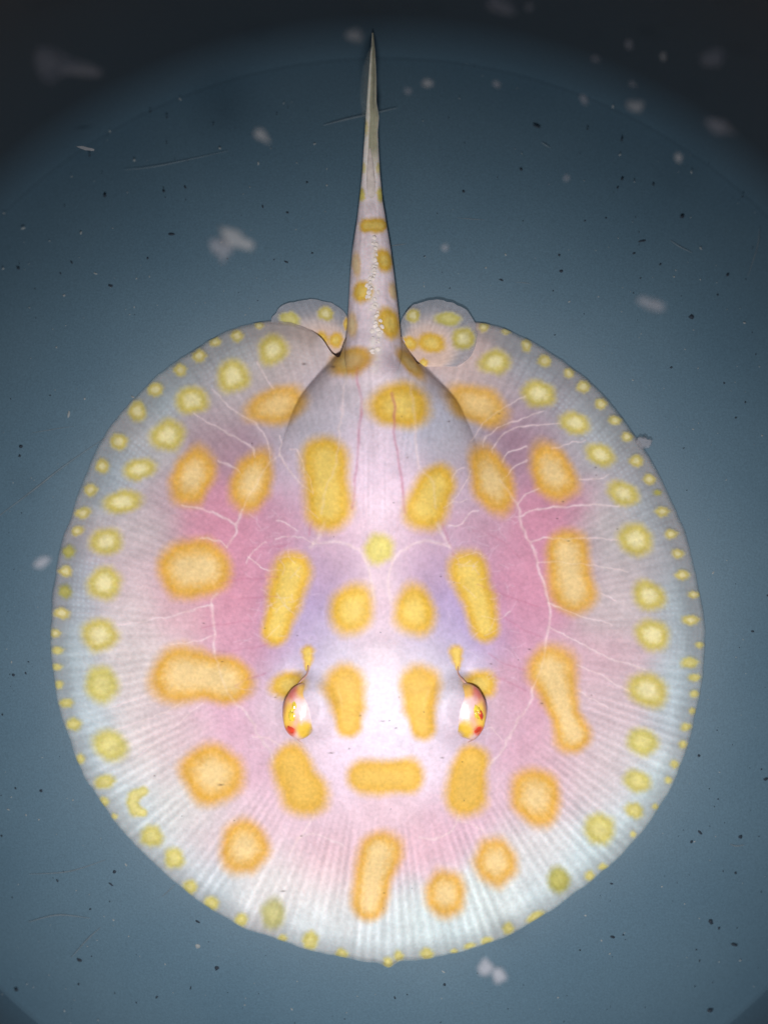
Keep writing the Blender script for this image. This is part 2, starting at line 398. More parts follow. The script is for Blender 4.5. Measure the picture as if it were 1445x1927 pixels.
def paint_spots(col, px, py, spots, soft=1.0):
    for t, kind, g, op in spots:
        if kind == 'e':
            cx, cy, rx, ry, an = g
            R = max(rx, ry) * 1.4 + 6
            idx = np.nonzero((abs(px - cx) < R) & (abs(py - cy) < R))[0]
            if not len(idx): continue
            x = px[idx] - cx; y = py[idx] - cy
            a = x * math.cos(an) + y * math.sin(an); b = -x * math.sin(an) + y * math.cos(an)
            q = np.hypot(a / rx, b / ry); rm = math.sqrt(rx * ry)
        else:
            n = np.array(g, float); R = n[:, 2].max() * 1.5 + 6
            idx = np.nonzero((px > n[:, 0].min() - R) & (px < n[:, 0].max() + R) & (py > n[:, 1].min() - R) & (py < n[:, 1].max() + R))[0]
            if not len(idx): continue
            x = px[idx]; y = py[idx]; q = np.full(len(idx), 9.0); rm = n[:, 2].mean()
            for A, B in zip(n[:-1], n[1:]):
                ab = B[:2] - A[:2]; tt = np.clip(((x - A[0]) * ab[0] + (y - A[1]) * ab[1]) / (ab @ ab), 0, 1)
                q = np.minimum(q, np.hypot(x - A[0] - tt * ab[0], y - A[1] - tt * ab[1]) / (A[2] + tt * (B[2] - A[2])))
            x = x - n[:, 0].mean(); y = y - n[:, 1].mean()
        ang = np.arctan2(y, x)
        c0 = g[0] if kind == 'k' else g
        sr = random.Random(int(c0[0] * 13 + c0[1] * 7))
        wob = vnoise(px[idx] / 20, py[idx] / 20, 3) * .025
        for hh_, am in ((2, .045), (3, .045), (4, .03), (5, .025), (7, .02)):
            wob = wob + sr.uniform(-am, am) * 1.3 * np.sin(hh_ * ang + sr.uniform(0, 6.28))
        wob = wob * sstep(.1, .6, q)
        fib = vnoise(ang * rm / 2.6 + 50, q * rm / 14, 9) * 1.0 + vnoise(px[idx] / 3.0, py[idx] / 3.0, 11) * 1.0
        qq = q * (1 + wob) / (1.05 if rm > 20 else 1.0) + fib / rm
        w = (min(17, 3.4 + rm * 0.32)) * soft
        m = 1 - sstep(1 - w * 0.9 / rm, 1 + w * 0.8 / rm, qq)
        ring, cen = lin(PAL[t][0]), lin(PAL[t][1])
        k = 1 - sstep(.18, .88 if t in 'OD' else .8, qq + vnoise(px[idx] / 6, py[idx] / 6, 5) * .07)
        c = ring + (cen - ring) * k[:, None]
        c = c * (1 + .045 * vnoise(px[idx] / 4, py[idx] / 4, 6) + .06 * vnoise(px[idx] / 22, py[idx] / 22, 8))[:, None]
        m = (m * op)[:, None]
        col[idx] = col[idx] * (1 - m) + c * m

# ------------------------------------------------------------------ disc outline
OUT = [(508,603),(452,615),(402,636),(346,671),(286,716),(239,766),(203,809),(171,870),(149,921),(133,975),(120,1011),(110,1052),
 (103,1098),(97,1145),(96,1200),(98,1241),(105,1295),(116,1345),(134,1403),(155,1453),(184,1500),(217,1547),(253,1587),(296,1630),
 (339,1669),(386,1705),(443,1738),(512,1765),(598,1791),(668,1806),(712,1812),(722,1819),(731,1824),(740,1818),(750,1811),(820,1801),(886,1786),(961,1759),
 (1021,1724),(1081,1681),(1131,1641),(1172,1606),(1207,1566),(1237,1523),(1267,1475),(1285,1425),(1299,1381),(1310,1331),(1319,1284),
 (1324,1234),(1327,1191),(1325,1160),(1315,1112),(1302,1052),(1279,979),(1252,919),(1222,862),(1189,813),(1146,753),(1099,710),
 (1046,670),(986,635),(930,613),(897,607),(850,616),(818,640),(802,665),(788,690),(771,662),(757,634),(705,626),(651,634),(644,656),(640,676),(622,664),(609,640),(586,622),(550,606)]
DX, DY = 716.0, 1190.0
def outline(th):
    p = np.array(OUT, float); a = np.arctan2(p[:, 1] - DY, p[:, 0] - DX); r = np.hypot(p[:, 1] - DY, p[:, 0] - DX)
    o = np.argsort(a); a = a[o]; r = r[o]
    a = np.concatenate([a - 2 * np.pi, a, a + 2 * np.pi]); r = np.tile(r, 3)
    d = np.linspace(-np.pi, np.pi, 7200, endpoint=False)
    rr = np.interp(d, a, r)
    k = np.exp(-np.linspace(-2.5, 2.5, 41) ** 2 / 2); k /= k.sum()
    rr = np.convolve(np.concatenate([rr[-60:], rr, rr[:60]]), k, 'same')[60:-60]
    th = (np.asarray(th) + np.pi) % (2 * np.pi) - np.pi
    return np.interp(th, np.concatenate([d, [np.pi]]), np.concatenate([rr, rr[:1]]))

HY = np.array([600, 640, 670, 700, 750, 830, 900, 1000, 1100, 1200, 1300, 1380, 1450, 1520, 1580, 1640])
HW = np.array([46, 52, 72, 104, 150, 182, 190, 190, 204, 222, 234, 214, 190, 160, 130, 100])
HZ = np.array([60, 72, 80, 83, 88, 96, 98, 94, 92, 92, 96, 84, 62, 38, 20, 10]) * 1.0   # in px units (0.1 mm)
HC = np.array([702, 704, 705, 706, 710, 713, 714, 715, 716, 717, 718, 720, 722, 724, 726, 728])
def catm(y, v):
    t = np.interp(y, HY, v)
    return (np.interp(y - 18, HY, v) + 2 * t + np.interp(y + 18, HY, v)) / 4

def hump(px, py):
    w = catm(py, HW); c = catm(py, HC); h = catm(py, HZ)
    u = np.abs(px - c) / w
    steep = np.power(np.clip(1 - u ** 2.2, 0, 1), 0.8)
    soft = .5 * (1 - sstep(0.1, 1.45, u)) + .5 * (1 - sstep(.35, 1.2, u))
    k = sstep(880, 740, py)
    f = steep * k + soft * (1 - k)
    z = h * f * sstep(595, 612, py)
    # eye turrets, brow ridge and hollow in front of it
    for ex, ey in ((580, 1336), (862, 1338)):
        d = np.hypot((px - ex) / 58, (py - ey) / 72)
        z = z + 34 * (1 - sstep(.35, 1.15, d))
    z = z + 4 * np.exp(-(((px - 720) / 60) ** 2 + ((py - 1300) / 110) ** 2))
    z = z - 3 * np.exp(-(((px - 720) / 110) ** 2 + ((py - 1190) / 20) ** 2))
    for sx, px0 in ((1, 600), (-1, 832)):
        z = z - 9 * np.exp(-(((px - px0) / 48) ** 2 + ((py - 1110) / 70) ** 2))
        z = z - 12 * np.exp(-(((px - (px0 - sx * 42)) / 16) ** 2 + ((py - 1262) / 12) ** 2))   # spiracle mouths
    return np.maximum(z, 0)

def ray_pattern(th, s):
    w = vnoise(th * 5 + 70, s * 2, 20) * 1.6
    n = vnoise(th * 34 + 200 + .25 * s, s * 1.5 + 3, 21) * .3 + vnoise(th * 70 + 500, s * 2.0, 22) * .25
    n = n + np.cos(th * 196 + w) * (.28 + .22 * vnoise(th * 11, s * 3, 23))
    return n

def rim_grid(th, dist):
    a = .5 + .5 * np.cos(th * 385); b = .5 + .5 * np.cos(dist * 2 * np.pi / 9.6 + vnoise(th * 9, th * 0, 2) * 2)
    return a * b

root = bpy.data.objects.new('stingray', None)
C.objects.link(root)
root.empty_display_size = 0.01
root.location = (0, 0, 0)
tag(root, 'albino pink stingray pup with yellow spots lying flat in the blue tub', 'stingray')

# tail outline: y, left x, right x
TAIL = np.array([(62,700,702.5),(80,699,704),(97,697,706),(148,693,708.5),(192,690,708.5),(219,688,713.5),(236,687,712),(249,686.5,711),(283,684,712.5),(324,681.5,715),
 (378,676,720),(418,671,727),(469,663,735.5),(519,658.5,742),(570,656,748),(621,653,753),(660,649,757),(700,646,760),(740,644,764)], float)

def skin_colour(px, py, s, dist, th, tail=False):
    wx = px + 9 * vnoise(px / 45, py / 45, 31) + 4 * vnoise(px / 17, py / 17, 32)
    wy = py + 9 * vnoise(px / 45, py / 45, 33) + 4 * vnoise(px / 17, py / 17, 34)
    col = base_colour(wx, wy)
    n = .045 * vnoise(px / 26, py / 26, 41) + .035 * vnoise(px / 9, py / 9, 42) + .03 * vnoise(px / 3.5, py / 3.5, 43)
    col = col * (1 + n)[:, None]
    if tail:
        ts = np.array([(60,214,210,196),(190,232,228,216),(300,240,232,228),(400,242,226,232),(520,238,222,230),(640,222,206,216),(740,210,196,205)], float)
        tc = np.stack([np.interp(py, ts[:, 0], lin(ts[:, k])) for k in (1, 2, 3)], -1)
        col = tc * (1 + n)[:, None]
        L = np.interp(py, TAIL[:, 0], TAIL[:, 1]); R = np.interp(py, TAIL[:, 0], TAIL[:, 2]); u = (px - L) / (R - L)
        # grey-olive keel between two pale edges on the whip
        k = sstep(330, 270, py) * sstep(.24, .40, u) * sstep(1.02, .86, u)
        col = col * (1 - k[:, None]) + lin((176, 174, 150)) * k[:, None]
        k = sstep(225, 180, py) * np.exp(-((u - .68) / .15) ** 2) * .75
        col = col * (1 - k[:, None]) + lin((128, 126, 114)) * k[:, None]
        # long flank folds, their shading painted as dark and light lines
        for uu, a in ((.18, .10), (.26, -.08), (.80, .12), (.72, -.06)):
            col = col * (1 - a * sstep(330, 420, py) * np.exp(-((u - uu) / .03) ** 2))[:, None]
    else:
        k = (sstep(760, 690, py) * sstep(80, 46, abs(px - 705)))[:, None]
        tr = np.stack([np.interp(py, [640, 740], lin((a, b))) for a, b in ((222, 210), (206, 196), (216, 205))], -1)
        col = col * (1 - k) + tr * (1 + n)[:, None] * k
        rm = sstep(.48, .75, s) * (1 - .35 * sstep(.93, 1.0, s))
        low = sstep(1050, 1500, py)
        rp = ray_pattern(th, s)
        col = col * (1 + rm * rp * (.07 + .10 * low))[:, None]
    mid = np.exp(-((px - 702 - (py - 440) * .02 - 4 * np.sin(py / 23)) / (7 + np.clip(py - 440, 0, 300) * .025)) ** 2) * sstep(435, 470, py) * sstep(715, 680, py) * (.5 + .5 * vnoise(px / 4.5, py / 5.5, 58))
    col = col * (1 - .7 * mid[:, None]) + lin((246, 240, 226)) * .7 * mid[:, None]
    vx = px + 2.4 * vnoise(px / 13, py / 13, 51) + .8 * vnoise(px / 5, py / 5, 53)
    vy = py + 2.4 * vnoise(px / 13, py / 13, 52) + .8 * vnoise(px / 5, py / 5, 54)
    # white canals
    for w, pts in WHITE:
        idx, d = poly_dist(vx, vy, pts, 14)
        if tail or not len(idx): continue
        m = (np.exp(-(d / (w * .95)) ** 2) * (.33 + .28 * vnoise(px[idx] / 16, py[idx] / 12, 44)))[:, None]
        col[idx] = col[idx] * (1 - m) + lin((236, 216, 232)) * m
    paint_spots(col, px, py, TAILSPOTS if tail else SPOTS, .8 if tail else 1)
    if not tail:
        for w, pts in WHITE:      # canals stay faintly visible over the spots
            idx, d = poly_dist(vx, vy, pts, 12)
            if not len(idx): continue
            m = (np.exp(-(d / (w * .8)) ** 2) * .2)[:, None]
            col[idx] = col[idx] * (1 - m) + lin((246, 226, 206)) * m
        col = col * (1 + rm * rp * .05)[:, None]
        for w, pts in RED:
            idx, d = poly_dist(wx * .4 + px * .6, wy * .4 + py * .6, pts, 12)
            if not len(idx): continue
            strong = 1 if w > 2.1 else .5
            m = (np.exp(-(d / (w * 1.3)) ** 2) * .48 * strong * (.8 + .4 * vnoise(px[idx] / 20, py[idx] / 20, 45)))[:, None]
            col[idx] = col[idx] * (1 - m) + lin((186, 88, 122)) * m
        # fine pale capillaries round the gill chambers and flanks
        rr = random.Random(11)
        for _ in range(190):
            side = rr.choice((-1, 1)); ax = 718 + side * rr.uniform(105, 250); ay = rr.uniform(960, 1420)
            if 1225 < ay < 1420 and abs(ax - 718) < 195: continue
            an = rr.gauss(0, .7) + (0 if side > 0 else math.pi); ln = rr.uniform(10, 34)
            bx = ax + ln * .5 * math.cos(an); by = ay + ln * .5 * math.sin(an)
            an += rr.gauss(0, .5)
            idx, d = poly_dist(px, py, [(ax, ay), (bx, by), (bx + ln * .5 * math.cos(an), by + ln * .5 * math.sin(an))], 6)
            m = (np.exp(-(d / 1.4) ** 2) * .15)[:, None]
            col[idx] = col[idx] * (1 - m) + lin((238, 222, 238)) * m
        # skull window and pale streaks along the spine
        sp = np.exp(-(((px - 706) / 30) ** 2)) * sstep(760, 850, py) * sstep(1000, 940, py)
        col = col * (1 + .10 * sp * vnoise(px / 4.5, py / 160, 61))[:, None]
        dmd = np.hypot((px - 722) / 34, (py - 1262) / 40)
        m = ((1 - sstep(.85, 1.08, dmd)) * .35)[:, None]
        col = col * (1 - m) + lin((238, 221, 232)) * m
        g = rim_grid(th, dist) * sstep(125, 70, dist) * sstep(4, 22, dist) * sstep(1440, 1180, py) * (.65 + .5 * vnoise(px / 38, py / 38, 63))
        sp_yel = np.clip((col[:, 0] - col[:, 2]) * 5, 0, 1)
        g = g * (1 - sp_yel)
        m = (g * .34)[:, None]
        col = col * (1 - .10 * sstep(125, 70, dist) * sstep(1440, 1180, py) * (1 - sp_yel))[:, None]
        col = col * (1 - m) + lin((196, 214, 226)) * m
    for x, y, a, b in DARKBITS:
        idx = np.nonzero((abs(px - x) < 12) & (abs(py - y) < 12))[0]
        if not len(idx): continue
        m = (np.exp(-(((px[idx] - x) / a) ** 2 + ((py[idx] - y) / b) ** 2)) * .75)[:, None]
        col[idx] = col[idx] * (1 - m) + lin((70, 52, 50)) * m
    return np.clip(col, 0.005, 0.93)

def build_body():
    NT, NS = 1800, 330
    th = np.linspace(-np.pi / 2, 1.5 * np.pi, NT, endpoint=False)
    R = outline(th) + 1.6 * vnoise(th * 16, th * 0, 77) + .8 * vnoise(th * 45, th * 0, 78)
    s = np.concatenate([np.linspace(0.0015, 0.97, NS - 14), 0.97 + 0.03 * np.sin(np.linspace(0, np.pi / 2, 15)[1:])])
    S_, T_ = np.meshgrid(s, th, indexing='ij')
    RR = np.repeat(R[None], NS, 0)
    px = DX + S_ * RR * np.cos(T_); py = DY + S_ * RR * np.sin(T_)
    dist = (1 - S_) * RR
    dist = dist + 110 * sstep(125, 75, abs(px - 706)) * sstep(735, 700, py)      # no thin rim where the tail root joins
    # flat wing: thin rim swelling to the middle; undulating edge
    wave = 3.5 * vnoise(T_ * 3.1 + 40, T_ * 0, 70) + 2.2 * vnoise(T_ * 8 + 90, T_ * 0, 71)
    zw = 5 + 34 * sstep(0, 420, dist) + 6 * sstep(0, 40, dist) + (wave + 4) * sstep(.75, 1.0, S_)
    left_lobe = np.exp(-(((px - 560) / 70) ** 2 + ((py - 650) / 60) ** 2))
    zw = zw + 7 * left_lobe
    right_lobe = np.exp(-(((px - 830) / 60) ** 2 + ((py - 645) / 45) ** 2))
    zw = zw - 9 * right_lobe
    rp = ray_pattern(T_.ravel(), S_.ravel()).reshape(T_.shape)
    zr = rp * 1.3 * sstep(.58, .78, S_) * sstep(0, 40, dist) * (.5 + .5 * sstep(1000, 1450, py))
    zb = vnoise(px / 60, py / 60, 72) * 2.0 + vnoise(px / 22, py / 22, 73) * .8
    hz = hump(px.ravel(), py.ravel()).reshape(px.shape)
    z = zw + zr + zb * sstep(0, 80, dist)
    z = z * (1 - .6 * sstep(0, 80, hz)) + hz
    edge_z = 2.2 + np.maximum(wave + 2, 0)[0] * .9 + 7 * left_lobe[-1]
    rimk = sstep(9, 0, dist)
    z = z * (1 - rimk * .55) + edge_z[None] * rimk * .55
    z = np.maximum(z, 2.0)
    px_f, py_f = px.ravel(), py.ravel()
    col3 = skin_colour(px_f, py_f, S_.ravel(), dist.ravel(), T_.ravel())
    d = dist.ravel()
    spotty = np.clip((col3[:, 0] - col3[:, 2]) * 4.0, 0, 1)
    rear = sstep(1500, 900, py_f)
    al = 1 - (.50 + .12 * rear) * sstep(46 + 26 * rear, 0, d) * (1 - .75 * spotty)
    al = np.clip(al + rp.ravel() * .06 * sstep(60, 0, d), .2, 1)
    al = al * (.45 + .55 * sstep(0, 5, d))
    top = unproject(px_f, py_f, z.ravel() * U)
    col = np.concatenate([col3, al[:, None]], 1)
    # underside, coming back in from the rim
    us = np.array([.99, .95, .8, .4, .01])
    ux = DX + us[:, None] * R * np.cos(th); uy = DY + us[:, None] * R * np.sin(th)
    uz = np.maximum(.9, (z[-1][None] - 1.2) * np.array([.8, .5, .25, .2, .2])[:, None])
    under = unproject(ux.ravel(), uy.ravel(), uz.ravel() * U)
    ucol = np.concatenate([np.tile(lin((225, 215, 215)), (under.shape[0], 1)), np.repeat([.35, .6, 1, 1, 1], NT)[:, None]], 1)
    v = [top, under]; c = [col, ucol]
    f = [grid_faces(NS + len(us), NT, True)]
    nv = len(top) + len(under)
    # tail tube, same mesh
    ys = np.concatenate([np.linspace(62, 420, 300), np.linspace(420, 722, 170)[1:]])
    NA = 96
    L = np.interp(ys, TAIL[:, 0], TAIL[:, 1]); Rr = np.interp(ys, TAIL[:, 0], TAIL[:, 2])
    k = np.array([1, 2, 3, 4, 3, 2, 1.]); k /= k.sum()
    L[3:-3] = np.convolve(L, k, 'valid'); Rr[3:-3] = np.convolve(Rr, k, 'valid')
    hw = (Rr - L) / 2; cx = (L + Rr) / 2
    hh = hw * np.interp(ys, [62, 250, 420, 640, 745], [.8, .62, .78, .86, .8])
    zc = hh + np.interp(ys, [62, 200, 420, 600, 650, 700, 745], [16, 10, 4, 2.5, 4, 9, 12])
    A = np.linspace(0, 2 * np.pi, NA, endpoint=False)
    tx = cx[:, None] + hw[:, None] * np.cos(A); ty = np.repeat(ys[:, None], NA, 1); tz = zc[:, None] + hh[:, None] * np.sin(A)
    # groove for the sting, soft flank ridges
    u = np.cos(A)[None]
    groove = np.exp(-(u / .45) ** 2) * (np.sin(A)[None] > 0) * (sstep(405, 330, ys) * sstep(75, 130, ys))[:, None]
    tz = tz - groove * hh[:, None] * .55
    tz = tz + (np.sin(A)[None] > 0) * (vnoise(tx / 9, ty / 16, 81) * .9 + vnoise(tx / 4, ty / 40, 82) * .5)
    tcol = skin_colour(tx.ravel(), ty.ravel(), np.full(tx.size, .3), np.full(tx.size, 300.), np.zeros(tx.size), tail=True)
    v.append(unproject(tx.ravel(), ty.ravel(), tz.ravel() * U))
    ta = np.interp(ty.ravel(), [62, 110, 250], [.55, .9, 1]) * sstep(714, 652, ty.ravel())     # root melts into the back
    c.append(np.concatenate([tcol, ta[:, None]], 1))
    f.append(grid_faces(len(ys), NA, True, nv)[:, ::-1])
    v = np.concatenate(v); c = np.concatenate(c); f = np.concatenate(f)
    o = np_mesh('body', v, f, M_SKIN, root, c)
    return o, (ys, cx, hw, zc, hh)
body, TAILP = build_body()

def body_z(x, y):
    """height (px units) of the skin near the middle of the animal"""
    h = hump(np.array([float(x)]), np.array([float(y)]))[0]
    zz = 5 + 34 + 6
    return zz * (1 - .6 * float(sstep(0, 80, np.array(h)))) + h

# ------------------------------------------------------------------ pelvic fins
def pelvic_fin(base, pts, zbase, ztip, spots, pinch):
    p = np.array(pts, float); bx, by = base
    a = np.unwrap(np.arctan2(p[:, 1] - by, p[:, 0] - bx)); r = np.hypot(p[:, 0] - bx, p[:, 1] - by)
    if a[-1] < a[0]: a = a[::-1]; r = r[::-1]
    n, m = 90, 300
    th = np.linspace(a[0], a[-1], m); R = np.interp(th, a, r)
    k = np.exp(-np.linspace(-2, 2, 31) ** 2); k /= k.sum()
    R = np.convolve(np.pad(R, 15, mode='edge'), k, 'valid')
    R = R * (1 + .012 * vnoise(th * 14, th * 0, 5))
    s = np.linspace(.02, 1, n)
    S_, T_ = np.meshgrid(s, th, indexing='ij'); RR = np.repeat(R[None], n, 0)
    px = bx + S_ * RR * np.cos(T_); py = by + S_ * RR * np.sin(T_)
    ray = np.cos(T_ * 62 + vnoise(T_ * 3, S_, 6) * 1.2)
    z = zbase + (ztip - zbase) * S_ + ray * .12 * S_ ** 2 + 2 * np.sin(T_ * 5 + pinch) * S_ ** 2 + vnoise(px / 20, py / 20, 7) * 1.0
    x = px.ravel(); y = py.ravel()
    inner = np.array(lin((224, 196, 184))); outer = np.array(lin((186, 186, 196)))
    w = sstep(.45, .9, S_.ravel())[:, None]
    col = inner * (1 - w) + outer * w
    dots = (.5 + .5 * np.cos(T_ * 62)) * (.5 + .5 * np.cos(S_ * RR * 2 * np.pi / 9.5))
    col = col * (1 + .02 * ray.ravel() * sstep(.3, .7, S_.ravel()) + .05 * vnoise(x / 8, y / 8, 12))[:, None]
    col = col + (dots.ravel() * sstep(.55, .7, S_.ravel()) * sstep(.97, .8, S_.ravel()) * .05)[:, None] * np.array([.9, 1, 1.05])
    paint_spots(col, x, y, spots, .8)
    yel = np.clip((col[:, 0] - col[:, 2]) * 4, 0, 1)
    al = np.clip(.92 - .62 * sstep(.45, 1, S_.ravel()) * (1 - .8 * yel) + .012 * ray.ravel(), .25, 1)
    # thin sheet with a real underside
    top = unproject(x, y, z.ravel() * U); bot = unproject(x, y, (z.ravel() - 2.5 * (1.15 - S_.ravel())) * U)
    nf = grid_faces(n, m); off = len(top)
    e = np.concatenate([np.arange(m) + (n - 1) * m]); rimf = np.stack([e[:-1], e[1:], e[1:] + off, e[:-1] + off], -1)
    f = np.concatenate([nf, nf[:, ::-1] + off, rimf[:, ::-1]])
    c4 = np.concatenate([np.clip(col, 0.01, .92), al[:, None]], 1)
    return np_mesh('pelvic_fin', np.concatenate([top, bot]), f, M_FIN, root, np.concatenate([c4, c4]))
pelvic_fin((632, 688), [(655, 650), (656, 600), (640, 579), (618, 569), (590, 564), (560, 566), (530, 577), (512, 597), (507, 630), (520, 670)],
           6, 8, [E('G', 545, 600, 20, 14, 5), E('C', 613, 590, 15, 14), E('Y', 632, 640, 13, 15, 25), E('Y', 652, 610, 6, 11), E('Y', 604, 640, 14, 16)], 0)
pelvic_fin((786, 690), [(757, 655), (755, 605), (770, 579), (795, 568), (828, 565), (858, 572), (882, 588), (895, 612), (898, 640), (888, 668), (858, 690)],
           22, 17, [E('C', 777, 594, 13, 13), E('G', 843, 600, 26, 13, 4), E('Y', 811, 645, 26, 18, 6), E('C', 872, 637, 22, 20), E('Y', 770, 646, 16, 13, 20), E('Y', 797, 683, 9, 8)], 1)

# ------------------------------------------------------------------ generic small shapes
def blob_mesh(name, pos, rad, mat, parent=None, rot=0.0, lump=.15, seed=0, seg=14, rings=9, colfn=None):
    """lumpy ellipsoid centred at pixel position pos=(px,py,z_px)"""
    ph = np.linspace(0, np.pi, rings); t = np.linspace(0, 2 * np.pi, seg, endpoint=False)
    P, T = np.meshgrid(ph, t, indexing='ij')
    n = np.stack([np.sin(P) * np.cos(T), np.sin(P) * np.sin(T), np.cos(P)], -1)
    k = 1 + lump * (vnoise(n[..., 0] * 1.7 + seed * 3.1, n[..., 1] * 1.7 + n[..., 2] * 1.3 + seed, 91) + .5 * vnoise(n[..., 0] * 4 + seed, n[..., 1] * 4 + n[..., 2] * 3, 92))
    v = n * k[..., None] * np.array(rad)
    c, s = math.cos(rot), math.sin(rot)
    x = v[..., 0] * c - v[..., 1] * s; y = v[..., 0] * s + v[..., 1] * c; z = v[..., 2]
    zc = pos[2] * U; kk = (H - zc) / H
    X = ((pos[0] - CX) * kk + x) * U; Y = ((CY - pos[1]) * kk - y) * U; Z = zc + z * U
    f = grid_faces(rings, seg, True)
    col = colfn(pos[0] + x.ravel(), pos[1] + y.ravel()) if colfn else None
    return np_mesh(name, np.stack([X, Y, Z], -1).reshape(-1, 3), f[:, ::-1].copy(), mat, parent, col)

def tube_mesh(name, pts, rads, mat, parent=None, seg=8, flat=1.0):
    """pts (px,py,z_px), smooth sweep"""
    p = np.array(pts, float); n = len(p); t = np.linspace(0, n - 1, max(4, (n - 1) * 8))
    i = np.clip(t.astype(int), 0, n - 2); f = (t - i)[:, None]
    g = lambda k: p[np.clip(i + k, 0, n - 1)]
    q = .5 * ((2 * g(0)) + (-g(-1) + g(1)) * f + (2 * g(-1) - 5 * g(0) + 4 * g(1) - g(2)) * f ** 2 + (-g(-1) + 3 * g(0) - 3 * g(1) + g(2)) * f ** 3)
    r = np.interp(t, np.arange(n), rads)
    d = np.gradient(q, axis=0); d /= np.linalg.norm(d, axis=1, keepdims=True) + 1e-9
    side = np.stack([-d[:, 1], d[:, 0], np.zeros(len(d))], -1); side /= np.linalg.norm(side, axis=1, keepdims=True) + 1e-9
    up = np.cross(d, side); up[up[:, 2] < 0] *= -1
    A = np.linspace(0, 2 * np.pi, seg, endpoint=False)
    v = q[:, None] + r[:, None, None] * (np.cos(A)[None, :, None] * side[:, None] + flat * np.sin(A)[None, :, None] * up[:, None])
    w = unproject(v[..., 0].ravel(), v[..., 1].ravel(), v[..., 2].ravel() * U)
    return np_mesh(name, w, grid_faces(len(q), seg, True), mat, parent)

# ------------------------------------------------------------------ eyes: skin-covered ball, gold iris, red pupil patches, brown tube for the shade round the ball
def eye_col(x0, y0, mirror, red):
    def fn(x, y):
        col = np.tile(lin((236, 200, 204)), (len(x), 1)) * (1 + .05 * vnoise(x / 5, y / 5, 13))[:, None]
        sx = (x - x0) * mirror; sy = y - y0
        def dab(cx, cy, rx, ry, c, op=1., soft=.35):
            d = np.hypot((sx - cx) / rx, (sy - cy) / ry) + .12 * vnoise(x / 4, y / 4, 14)
            m = ((1 - sstep(1 - soft, 1 + soft, d)) * op)[:, None]
            col[:] = col * (1 - m) + lin(c) * m
        dab(-30, 0, 22, 60, (236, 218, 230), .9, .6)
        dab(2, -4, 16, 30, (240, 196, 196), .8, .5)
        dab(27, 0, 13, 40, (226, 160, 96), .75, .5)
        dab(24, 10, 11, 26, (250, 206, 84), .95, .4)
        dab(10, 20, 10, 14, (238, 176, 120), .6, .5)
        dab(-7, 34, 17, 17, (230, 190, 70), 1, .4)
        dab(-2, -38, 15, 13, (222, 176, 70), .9, .4)
        dab(20, -38, 13, 15, (206, 96, 92), .8, .5)
        dab(33, -18, 6, 26, (190, 120, 110), .6, .5)
        dab(22, 36, 12, 10, (222, 92, 66), .9, .35)
        a = sstep(-42, -12, sx + 5 * vnoise(x / 12, y / 12, 15) - .010 * sy ** 2 + 4)
        return np.concatenate([col, a[:, None]], 1)
    return fn
EYES = [((568, 1338), -1), ((880, 1338), 1)]
for (ex, ey), sd in EYES:
    zb = body_z(ex, ey) - 8
    e = blob_mesh('eye', (ex, ey, zb), (34, 51, 18), M_EYE, root, rot=sd * -.12, lump=.03, seg=56, rings=36, colfn=eye_col(ex, ey, sd, 1))
    gx = ex + sd * 19
    blob_mesh('iris', (gx - sd * 3, ey + 4, zb + 11), (9, 22, 7), M_GOLD, e, rot=sd * -.15, lump=.25, seed=sd + 3, seg=22, rings=14)
    blob_mesh('pupil', (gx - sd * 5, ey + 32, zb + 9), (12, 10, 5), M_PUPIL, e, rot=sd * .3, lump=.2, seed=sd + 5, seg=18, rings=12)
    if sd > 0:
        blob_mesh('pupil', (gx + 3, ey + 6, zb + 11), (5, 11, 6), M_PUPIL, e, rot=-.35, lump=.25, seed=8, seg=16, rings=10)
    else:
        blob_mesh('eye_glint', (gx - 1, ey + 9, zb + 16), (4.5, 8, 3), M_GOLD, e, rot=.2, lump=.2, seed=9, seg=14, rings=9)  # bright reflection on the eye, modelled as a gold blob
# brown tubes standing in for the shadow under each eye's overhang
def shade_line(pts, rads):
    tube_mesh('eye_shade_line', [(x, y, body_z(x, y) + dz) for x, y, dz in pts], [r * .75 for r in rads], M_EYE_SHADE, root)
shade_line([(861, 1254, 0), (862, 1268, 0), (872, 1281, 2), (889, 1299, 3), (903, 1325, 2), (907, 1352, 1), (902, 1378, 0), (892, 1390, 0), (880, 1397, -1)],
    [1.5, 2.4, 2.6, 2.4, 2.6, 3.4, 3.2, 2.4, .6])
shade_line([(580, 1252, 0), (578, 1268, 0), (566, 1282, 2), (549, 1302, 2), (539, 1326, 1), (539, 1350, 0), (547, 1374, -.5), (560, 1391, -.5), (574, 1401, -1)],
    [1.8, 2.4, 1.8, 1.6, 1.5, 1.5, 1.5, 1.4, .5])

